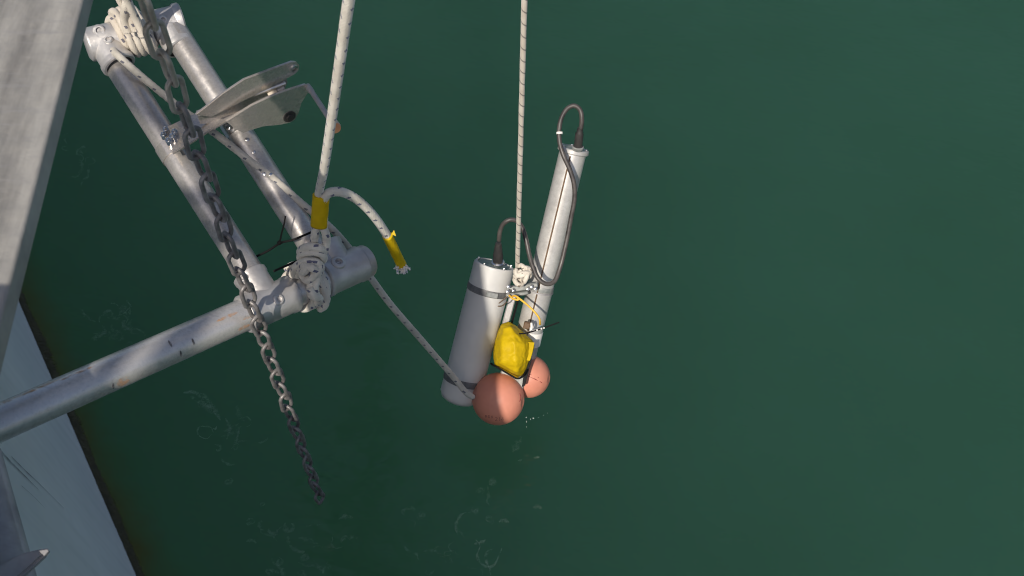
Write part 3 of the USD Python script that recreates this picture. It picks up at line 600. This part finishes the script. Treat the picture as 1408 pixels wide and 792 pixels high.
# tag line: from the top-left elbow, over the right tube, behind the boom end, down to the housing
RT = .0056
tg = thing('tag_line', 'thin flecked line running diagonally along the frame and down to the white housing', 'rope', P(503, 372, 1.82))
rope('line', [P(148, 60, 1.70), P(156, 70, 1.682), P(164, 78, 1.668), P(176, 89, 1.668), P(204, 113, 1.69), P(236, 139, 1.70), P(270, 165, 1.688), P(300, 187, 1.688), P(335, 214, 1.692), P(372, 242, 1.690), P(415, 280, 1.694), P(450, 309, 1.72), P(474, 334, 1.762), P(502, 371, 1.80), P(535, 416, 1.88), P(580, 468, 2.00), P(628, 524, 2.128), P(641, 540, 2.135), P(650, 546, 2.155)], RT, 'rope_tag', tg, n=20, step=.0022)

# lashing of the top bar
la = thing('lashing_rope', 'cream rope lashed in tight turns round the top bar of the frame', 'rope', P(190, 50, 1.70))
for px in (165, 173.5, 182, 190.5, 199):
    c = T0 + (T1 - T0) * ((px - 131) / (248 - 131))
    rope('lashing_turn', turn(c, unit(td + .10 * ld), .0195 + .0062, -2.7, 2.7, .036), .0057, 'rope_tan_fleck', la, n=22)
for px in (171, 179.5, 188, 195):
    c = T0 + (T1 - T0) * ((px - 131) / (248 - 131))
    rope('lashing_turn', turn(c, unit(td + .10 * ld), .0195 + .0150, -1.9, 1.5, .046), .0057, 'rope_tan_fleck', la, n=22)
rope('rising_end', [P(186, 42, 1.655), P(179, 24, 1.640), P(171, 10, 1.625), P(164, -3, 1.61), P(158, -22, 1.58), P(153, -50, 1.54)], .0060, 'rope_tan_fleck', la, n=22)
rope('rising_end', [P(176, 44, 1.655), P(171, 28, 1.640), P(172, 12, 1.618), P(175, -2, 1.60), P(178, -20, 1.58), P(180, -45, 1.55)], .0060, 'rope_tan_fleck', la, n=22)
rope('rising_end', [P(196, 50, 1.655), P(189, 30, 1.640), P(181, 14, 1.620), P(176, 2, 1.604), P(170, -14, 1.58), P(167, -40, 1.55)], .0060, 'rope_tan_fleck', la, n=22)

# black cord strung between the side tubes
bc = thing('black_cord', 'thin black cord tied between the two side tubes near the boom', 'cord', P(385, 335, 1.66))
part('cord', sweep(spline([P(338, 352, 1.69), P(352, 352.5, 1.652), P(368, 345, 1.652), P(386, 334, 1.653), P(402, 330, 1.655), P(424, 321, 1.66), P(441, 314, 1.69)], .003), .0018, 10), 'black_line', bc)
part('cord', sweep(spline([P(376, 373, 1.60), P(392, 366, 1.605), P(410, 358, 1.61), P(420, 352, 1.625)], .003), .0018, 10), 'black_line', bc)
part('loose_end', sweep(spline([P(384, 335, 1.650), P(387, 322, 1.648), P(390.5, 308, 1.645), P(392.5, 297, 1.643)], .003), .0013, 10), 'black_line', bc)
part('knot', blob(P(384.5, 333.5, 1.650), .0036, 3), 'black_line', bc, smooth=True)

# ================================================================= chain hanging from the arm
ch = thing('hanging_chain', 'dark rusty steel chain hanging straight down in front of the boom', 'chain', P(345, 404, 1.50))
c_top = P(190, -25, 1461 / (1378 + 25)); c_dn = np.array([0, 0, -1.0])
c_len = 1461 / 1378
def chain_pt(y):       # depth follows the fall line of a plumb chain
    x = 205 + .353 * (y - 20); return P(x, y, 1461 / (1378 - y))
z_top, z_bot = chain_pt(-30)[2], chain_pt(690)[2]
cx, cy = np.mean([chain_pt(y)[:2] for y in (40, 200, 400, 600)], axis=0)
PITCH, LW, LR = .0400, .0124, .0031     # pitch, half width outer, wire radius
link_c = []
sl = (PITCH + 2 * LR) / 2 - (LW - LR)   # half straight length on centre line
rc = LW - LR
for a in np.linspace(-np.pi / 2, np.pi / 2, 10): link_c.append((rc * math.sin(a) * 1.0, sl + rc * math.cos(a) - LR * 0))
half = [(x, z) for x, z in link_c]
loop = half + [(-x, -z) for x, z in half]
loop = np.array([(x, 0, z) for x, z in loop]); hl = loop[:, 2].max()
def link_mesh(n=10):
    c = np.vstack([loop, loop[:1]]); m_ = len(loop); V, F = [], []
    t = np.roll(loop, -1, 0) - np.roll(loop, 1, 0); t /= np.linalg.norm(t, axis=1, keepdims=True); b = np.array([0, 1.0, 0]); th = np.linspace(0, 2 * np.pi, n, endpoint=False)
    for i_ in range(m_):
        nn = np.cross(t[i_], b); V.append(loop[i_] + LR * (np.cos(th)[:, None] * nn + np.sin(th)[:, None] * b))
    V = np.vstack(V); q_ = np.arange(n)
    for i_ in range(m_):
        j_ = (i_ + 1) % m_; F.append(np.stack([i_ * n + q_, j_ * n + q_, j_ * n + (q_ + 1) % n, i_ * n + (q_ + 1) % n], 1))
    return V, np.vstack(F)
lv, lf = link_mesh()
step_z = 2 * (hl - LR) * 1.0
NL = int((z_top - z_bot) / step_z) + 1
# turn so that every other link lies face-on
vdir = unit((EYE - np.array([cx, cy, .9])) * [1, 1, 0]); yaw0 = math.atan2(vdir[1], vdir[0]) - math.pi / 2
for q_ in range(NL):
    ang = yaw0 + (q_ % 2) * math.pi / 2 + .30 + rng.normal() * .10 + .45 * (q_ / NL); tlt = rng.normal() * .05
    ca, sa = math.cos(ang), math.sin(ang); Rz = np.array([[ca, -sa, 0], [sa, ca, 0], [0, 0, 1]]); ct, st = math.cos(tlt), math.sin(tlt)
    Rx = np.array([[ct, 0, st], [0, 1, 0], [-st, 0, ct]])
    z = z_top - q_ * step_z
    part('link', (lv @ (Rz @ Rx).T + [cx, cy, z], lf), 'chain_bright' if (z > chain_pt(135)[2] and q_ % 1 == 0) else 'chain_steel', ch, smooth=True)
# shackle hanging the chain under the arm
sc = np.array([cx, cy, z_top + .045]); ux = unit([math.cos(yaw0), math.sin(yaw0), 0])
sh = [sc + ux * .016 * math.cos(t) * 1.0 + np.array([0, 0, -.028 * math.sin(t)]) for t in np.linspace(0, math.pi, 14)]
part('shackle', [sweep(spline([sh[0] + [0, 0, .06]] + sh + [sh[-1] + [0, 0, .06]], .003), .0065, 12), rod(sh[0] + [0, 0, .055] - ux * .012 + ux * 0, sh[-1] + [0, 0, .055] - ux * .012 + 0 * ux, .0075)], 'dull_steel', ch, smooth=True)

# ================================================================= the instrument package
ip = thing('instrument_package', 'instrument of a white cylinder clamped to a slim metal tube with cables, hanging over water', 'instrument', P(700, 470, 2.2))
C0, C1 = P(680, 363, 2.165), P(631, 551, 2.235); cd = unit(C1 - C0); CL = np.linalg.norm(C1 - C0); CR = .0408
hous = part('housing', lathe(C0, C1, [(.006, 0), (.006, CR - .006), (0, CR - .006), (-.0005, CR - .004), (0, CR - .0025), (.003, CR), (CL - .055, CR), (CL - .054, CR + .0012), (CL - .016, CR + .0012), (CL - .006, CR - .003), (CL, CR - .012), (CL + .001, 0)], 64), 'pvc', ip, smooth=40)
part('top_lid', lathe(C0 + cd * .0066, C0 + cd * .0010, [(0, 0), (0, CR - .007), (.004, CR - .007), (.0056, CR - .0085), (.0056, 0)], 48), 'dark_cap', hous)
xr = unit(RGT - (RGT @ cd) * cd); yr = np.cross(cd, xr)
for k_, a in enumerate((-2.75, -1.45, -.35, 1.0, 2.2)):
    v = math.cos(a) * xr + math.sin(a) * yr; c = C0 + v * (CR - .0055)
    part('cap_screw', rod(c + cd * .004, c - cd * .0040, .0030, n=14), 'bright_steel', hous)
def lying(p0, ax, r, w, m_='grey_strap', name='strap', par=None, th=.0014, tilt=0):
    ax = unit(ax + tilt * xr); return part(name, lathe(p0 - ax * w / 2, p0 + ax * w / 2, [(0, r - .002), (0, r + th * .6), (w * .1, r + th), (w * .9, r + th), (w, r + th * .6), (w, r - .002)], 56), m_, par or ip)
st1 = lying(C0 + cd * .052, cd, CR, .013); lying(C0 + cd * (CL - .050), cd, CR + .0012, .013)
nc = toward_cam(C0 + cd * .052, cd); bk = C0 + cd * .052 + unit(nc + .25 * xr) * (CR + .0022)
part('strap_buckle', block(bk, np.cross(cd, unit(nc + .25 * xr)), cd, unit(nc + .25 * xr), .024, .0105, .004, .0012), 'clamp_grey', ip)
# dark connector and its strain relief
k0 = P(687, 357, 2.145); k1 = P(684.5, 362, 2.158); k2 = P(685.5, 328, 2.118)
part('connector', [lathe(k1, k2, [(0, 0), (0, .0115), (.004, .0115), (.005, .0098), (.022, .0098), (.024, .0088), (.040, .0075), (.050, .0058), (.052, 0)], 28)], 'rubber', ip)
part('connector_collar', lathe(k1, k2, [(-.002, 0), (-.002, .0085), (.0015, .0135), (.004, .0135), (.006, .011), (.006, 0)], 28), 'bright_steel', ip)
# long tube
U0, U1 = P(788, 208, 2.115), P(716, 506, 2.245); ud = unit(U1 - U0); UL = np.linalg.norm(U1 - U0); UR = .0262
tb = part('long_tube', lathe(U0, U1, [(0, 0), (0, UR), (UL - .07, UR), (UL - .062, UR * .96), (UL - .008, UR * .96), (UL, UR * .75), (UL, 0)], 52), 'tube_paint', ip, smooth=40)
part('flange', lathe(U0 - ud * .007, U0 + ud * .004, [(0, 0), (0, .0285), (.0015, .0305), (.008, .0305), (.0098, .0285), (.0098, 0)], 52), 'tube_paint', tb)
xu = unit(RGT - (RGT @ ud) * ud); yu = np.cross(ud, xu)
for a in (.15, 1.35, 2.6, 3.5, 4.6, 5.5):
    v = math.cos(a) * xu + math.sin(a) * yu; c = U0 - ud * .0065 + v * .0245; part('cap_screw', rod(c, c - ud * .0032, .0028, n=14), 'bright_steel', tb)
nu = toward_cam(P(752, 330, 2.15), ud)
sv = unit(nu - .12 * xu); s0 = U0 + ud * .006 + sv * (UR + .0002)
part('tie_rod', rod(s0, s0 + ud * (UL - .085), .0016, n=10), 'brown_clasp', tb)
cn0, cn1 = P(794.5, 203, 2.088), P(797.5, 178, 2.065)
part('connector', lathe(cn0, cn1, [(0, 0), (0, .0095), (.004, .0095), (.005, .0080), (.030, .0080), (.033, .0062), (.042, .0052), (.044, 0)], 28), 'rubber', ip)
part('connector_collar', lathe(cn0, cn1, [(-.004, 0), (-.004, .0105), (.002, .0115), (.004, .009), (.004, 0)], 24), 'clamp_grey', ip)
cab = [P(686, 331, 2.12), P(687.5, 318, 2.105), P(692, 308, 2.095), P(700, 302.5, 2.09), P(709, 303, 2.092), P(717, 311, 2.096), P(723, 328, 2.10), P(727, 347, 2.10), P(733, 368, 2.095), P(741, 384, 2.092), P(752, 390.5, 2.095), P(762, 387, 2.10), P(770, 368, 2.105), P(778, 336, 2.098), P(785, 300, 2.085), P(790, 272, 2.072), P(789, 252, 2.062), P(783, 232, 2.055), P(774.5, 213, 2.050), P(769.5, 195, 2.050), P(769, 176, 2.050), P(773, 160, 2.05), P(781, 148.5, 2.05), P(790, 145.5, 2.05), P(797.5, 151, 2.052), P(800, 164, 2.056), P(798.5, 178, 2.064)]
part('cable', sweep(spline(cab, .003), .0044, 16), 'cable_jacket', ip)
part('cable_tie', band(P(769.3, 183, 2.05), unit(P(769, 176, 2.05) - P(769.5, 195, 2.05)), .0044, .004), 'white_tape', ip)
# clamp between the two, bolts, mounting bar
cc = P(716, 397, 2.165); cx_ = unit(U0 + ud * .32 - (C0 + cd * .06)); cx_ = unit(P(745, 393, 2.16) - P(698, 400, 2.16)); cz_ = unit(np.cross(cx_, cd)); cz_ = cz_ if cz_ @ (EYE - cc) > 0 else -cz_
cl = part('clamp_plate', block(P(718, 395, 2.150), cx_, np.cross(cz_, cx_), cz_, .062, .012, .012), 'clamp_grey', ip)
part('clamp_plate', block(P(711, 404, 2.155), cx_, np.cross(cz_, cx_), cz_, .045, .008, .012), 'clamp_grey', ip)
def onu(py): return ontube(U0, U1, py)
lying(onu(394), ud, UR, .010, 'clamp_grey', 'tube_band'); lying(onu(399), ud, UR, .0035, 'dull_steel', 'tube_band', th=.002)
for x, y, d in ((699, 394, 2.12), (698, 401, 2.123), (731, 394, 2.138), (726, 397, 2.14), (706, 399, 2.14), (736, 397, 2.136)):
    c = P(x, y, d); n_ = unit(EYE - c); part('bolt', [rod(c - n_ * .006, c + n_ * .002, .0042, n=6), rod(c, c + n_ * .005, .0024, n=12)], 'bright_steel', ip)
part('mounting_bar', block(P(699, 430, 2.205), cd, np.cross(cd, nc), nc, .10, .014, .012), 'dull_steel', ip)
part('mounting_bar', block(P(707, 432, 2.200), cd, np.cross(cd, nc), nc, .10, .004, .016), 'black_line', ip)
part('clasp', block(P(724.5, 447, 2.148), ud, xu, nu, .0145, .013, .010), 'brown_clasp', ip)
part('clasp_pin', sweep(spline([P(730.5, 444, 2.146), P(731, 450, 2.144), P(729, 456, 2.146)], .002), .0026, 12), 'white_tape', ip)
part('tube_foot', lathe(onu(452), onu(476), [(0, UR * .9), (.002, UR + .0012), (.03, UR + .0012), (.034, UR * .9)], 40), 'white_tape', ip)
# black edge strap down the right of the tube foot, and the strap under the packet
part('lower_strap', slab([P(728, 492, 2.165), P(731.5, 493, 2.165), P(722, 530, 2.185), P(717.5, 532, 2.185), P(720, 516, 2.178)], unit(EYE - P(725, 510, 2.17)), .012), 'black_line', ip)
part('foot_plate', block(P(704, 521, 2.205), unit(P(720, 528, 2.2) - P(680, 512, 2.2)), cd, nc, .052, .030, .02), 'clamp_grey', ip)
# loose zip-tie tails
part('zip_tie', sweep(spline([P(714, 459, 2.118), P(724, 458, 2.112), P(735, 455, 2.108), P(746, 451.5, 2.105), P(757, 447.5, 2.104), P(769, 443, 2.104)], .003), .0014, 8), 'black_line', ip)
for x, y in ((744.5, 452), (748, 451), (738.5, 454)):
    part('zip_tie_head', blob(P(x, y, 2.103), .0018, 2, sub=2), 'white_tape', ip, smooth=True)
part('zip_tie', sweep(spline([P(684.5, 421, 2.155), P(689, 421, 2.14), P(694, 418, 2.135), P(697, 415, 2.14)], .003), .0011, 8), 'brown_clasp', ip)
part('zip_tie', sweep(spline([P(686, 417, 2.15), P(692, 412, 2.14), P(697, 408, 2.14)], .003), .0009, 8), 'brown_clasp', ip)
part('cord_loop', sweep(spline([P(703, 408, 2.14), P(709, 407, 2.125), P(716, 412, 2.118), P(726, 420, 2.112), P(736, 430, 2.11), P(741.5, 438, 2.112), P(742.5, 446, 2.125)], .003), .0020, 10), 'yellow_cord', ip)
part('cord_loop', sweep(spline([P(700, 406, 2.14), P(706, 411, 2.128), P(713, 412, 2.124), P(710, 407, 2.125)], .003), .0020, 10), 'yellow_cord', ip)

# hoisting line: plumb above the package, knotted to the clamp
hl_ = thing('hoisting_line', 'thin cream hoisting line with dark spiral yarn, taut above the instrument', 'rope', P(711, 365, 2.13))
hb = P(711.3, 372, 2.135); ht = hb + np.array([0, 0, 1.55])
rope('line', [hb + (ht - hb) * t for t in (0, .25, .5, .75, 1)], .0043, 'rope_spiral', hl_, n=20, step=.0022)
r2 = np.random.default_rng(3)
kc = P(716, 382, 2.118)
for q_ in range(7):
    ax_ = unit(r2.normal(size=3)); a = unit(np.cross(ax_, [.3, 1, .2])); b = np.cross(ax_, a); ctr = kc + RGT * r2.uniform(-.007, .013) + DWN * r2.uniform(-.013, .012) - FWD * r2.uniform(-.002, .006)
    th = np.linspace(0, 5.2 + r2.uniform(0, .8), 11); rad = r2.uniform(.0085, .0125)
    rope('knot_turn', [ctr + rad * (math.cos(t) * a + math.sin(t) * b * 1.25) for t in th], .0046, 'rope_knot', hl_, n=16, step=.0016)

# yellow taped packet
yp = thing('taped_packet', 'yellow tape-wrapped packet strapped between the white cylinder and slim tube', 'packet', P(705, 485, 2.17))
outl = [(690, 446), (700, 443), (709, 448), (714, 457), (722, 466), (733, 470), (734, 478), (728, 496), (721, 513), (711, 519), (694, 510), (680, 501), (679, 488), (681, 470)]
pts = []
for k_, (x, y) in enumerate(outl):
    pts += [P(x, y, 2.165), P(x, y, 2.205)]
for x, y, d in ((692, 452, 2.142), (702, 450, 2.138), (708, 458, 2.132), (690, 470, 2.132), (707, 470, 2.122), (722, 474, 2.134), (690, 490, 2.128), (688, 498, 2.134), (709, 497, 2.118), (710, 512, 2.134), (722, 492, 2.134)):
    pts.append(P(x, y, d))
pk = trimesh.convex.convex_hull(np.array(pts)); pk = m3.Manifold(m3.Mesh(np.asarray(pk.vertices, np.float32), np.asarray(pk.faces, np.uint32))).refine_to_length(.0028)
v, f, _ = arrays_of(pk); pk = trimesh.Trimesh(v, f, process=True); trimesh.smoothing.filter_taubin(pk, lamb=.5, nu=.52, iterations=9)
v = np.array(pk.vertices); nn = np.array(pk.vertex_normals); fold = meshkit.fbm(v * np.array([70, 70, 40]), 3, 9) - .5; ridge = np.abs(meshkit.noise(v * 52, 4) - .5)
ua = (v - P(705, 445, 2.15)) @ unit(P(700, 515, 2.17) - P(712, 446, 2.14)); step_ = np.floor(ua / .021 + .6 * fold) % 2
v = v + nn * (fold * .0030 + (.5 - 2 * ridge) * .0020 - np.clip(.06 - ridge, 0, 1) * .028 + step_ * .0006)[:, None]
pb = part('wrapping', trimesh.Trimesh(v, pk.faces, process=False), 'yellow_tape', yp, smooth=True)
part('tape_flap', slab([P(727, 470, 2.142), P(735.5, 471, 2.145), P(732, 484, 2.150), P(727.5, 496, 2.154), P(721, 495, 2.148)], unit(EYE - P(728, 480, 2.15)) + .2 * RGT, .0012, bev=.0003), 'yellow_tape', yp)
part('strap', sweep(spline([P(675, 500, 2.185), P(681, 503.5, 2.155), P(694, 511, 2.140), P(704, 517, 2.134), P(711, 520.5, 2.134), P(718, 518, 2.140), P(723, 510, 2.150)], .003), .0019, 10), 'black_line', yp)

# two pink floats
def pink_float(x, y, d, rpx, label):
    c = P(x, y, d); r = rpx * d / FPX
    t = thing('float', label, 'float', c - [0, 0, r], 'pink ball floats tied to the bottom of the instrument')
    m_ = trimesh.creation.icosphere(subdivisions=5, radius=1.0); v = np.array(m_.vertices); ax = unit(RGT * .93 - FWD * .30 + DWN * .1)
    h = v @ ax; k = 1 + .004 * (meshkit.fbm(v * 3, 2, int(x)) - .5) - .035 * np.exp(-((1 - np.abs(h)) / .02) ** 2)
    rr = np.linalg.norm(v - h[:, None] * ax, axis=1); k += .012 * np.exp(-((rr - .20) / .05) ** 2) * (h > 0)
    seam = unit(np.cross(ax, FWD)); k += .005 * np.exp(-((v @ ax) / .02) ** 2)
    part('ball', trimesh.Trimesh(c + v * k[:, None] * r, m_.faces, process=False), 'pink_plastic', t, smooth=True)
    return t, c, r
def on_ball(c, r, x, y, lift=.0006):
    dv = unit(FWD + (x - 704) / FPX * RGT + (y - 396) / FPX * DWN); oc = EYE - c; b = oc @ dv; q_ = b * b - (oc @ oc - (r + lift) ** 2)
    return EYE + dv * (-b - math.sqrt(max(q_, 0)))
f1, fc, frad = pink_float(685, 548.5, 2.20, 36.0, 'larger pink ball float under the white cylinder, half in shadow')
def mark(par, c, r, pts, w, m_='ink'):
    part('printed_mark', sweep(np.array([on_ball(c, r, x, y, .0001) for x, y in pts]), w, 6), m_, par)
# faint worn lettering low on the front float
def stroke_text(par, c, r, strokes, w):
    ms = [sweep(np.array([on_ball(c, r, *p, .0001) for p in s]), w, 6) for s in strokes]; part('printed_lettering', ms, 'ink', par)
tx = []
def glyph(x, y, segs, s=2.3):
    for sg in segs: tx.append([(x + a * s * .62, y + b * s + (x - 685) * .02 + ((x - 685) ** 2) * -.004) for a, b in sg])
G = {'2': [[(-1, -.7), (0, -1), (1, -.6), (-1, 1), (1, 1)]], '1': [[(-.5, -.6), (.2, -1), (.2, 1)]], '4': [[(.4, 1), (.4, -1), (-1, .3), (1, .3)]], 'm': [[(-1, 1), (-1, -1), (0, .2), (1, -1), (1, 1)]], 'o': [[(-1, -1), (1, -1), (1, 1), (-1, 1), (-1, -1)]], 'n': [[(-1, 1), (-1, -1), (1, 1), (1, -1)]]}
for x, ch_ in ((668.5, 'm'), (672.5, 'o'), (676.5, 'n')): glyph(x, 573.8, G[ch_], 1.7)
for x, ch_ in ((682.5, '2'), (687, '1'), (691, '4')): glyph(x, 576.3, G[ch_], 2.4)
stroke_text(f1, fc, frad, tx, .00042)
part('moulded_nub', sweep(np.array([on_ball(fc, frad, x, y, .0001) for x, y in ((714.5, 541), (715.8, 545), (715.6, 549), (714.4, 552))]), .0009, 8), 'ink_red', f1, smooth=True)
f2, rc_, rrad = pink_float(727, 517.5, 2.245, 29.5, 'smaller pink ball float behind the packet with two dark red pen lines')
mark(f2, rc_, rrad, [(716, 513), (726, 517), (736, 521.5), (745, 526)], .0008, 'ink_red'); mark(f2, rc_, rrad, [(718, 509.5), (729, 515), (741, 519)], .00055, 'ink_red')

# a few drops falling beside the floats
dm = []
for x, y, a, b in ((723.5, 574, 2.2, 1), (724, 580, 4.5, .7), (724.3, 587, 2, .6), (729.5, 576.5, 3, .8), (733, 575, 2.6, .9), (734, 575.5, 2, .8), (740.5, 574, 1.2, .6), (747.5, 571, 1.6, .5), (753, 568, 1.2, .4)):
    m_ = trimesh.creation.icosphere(subdivisions=2, radius=1.0); s = .0008
    dm.append(trimesh.Trimesh(P(x, y, 2.26) + m_.vertices * s * b @ np.eye(3) + (m_.vertices[:, 2:3] * s * a) * np.array([[0, 0, 1.0]]), m_.faces, process=False))
part('water_drops', [(m_.vertices, m_.faces) for m_ in dm], 'clear_drop', smooth=True, kind='stuff', label='few bright water drops falling beside the floats', category='water drops')
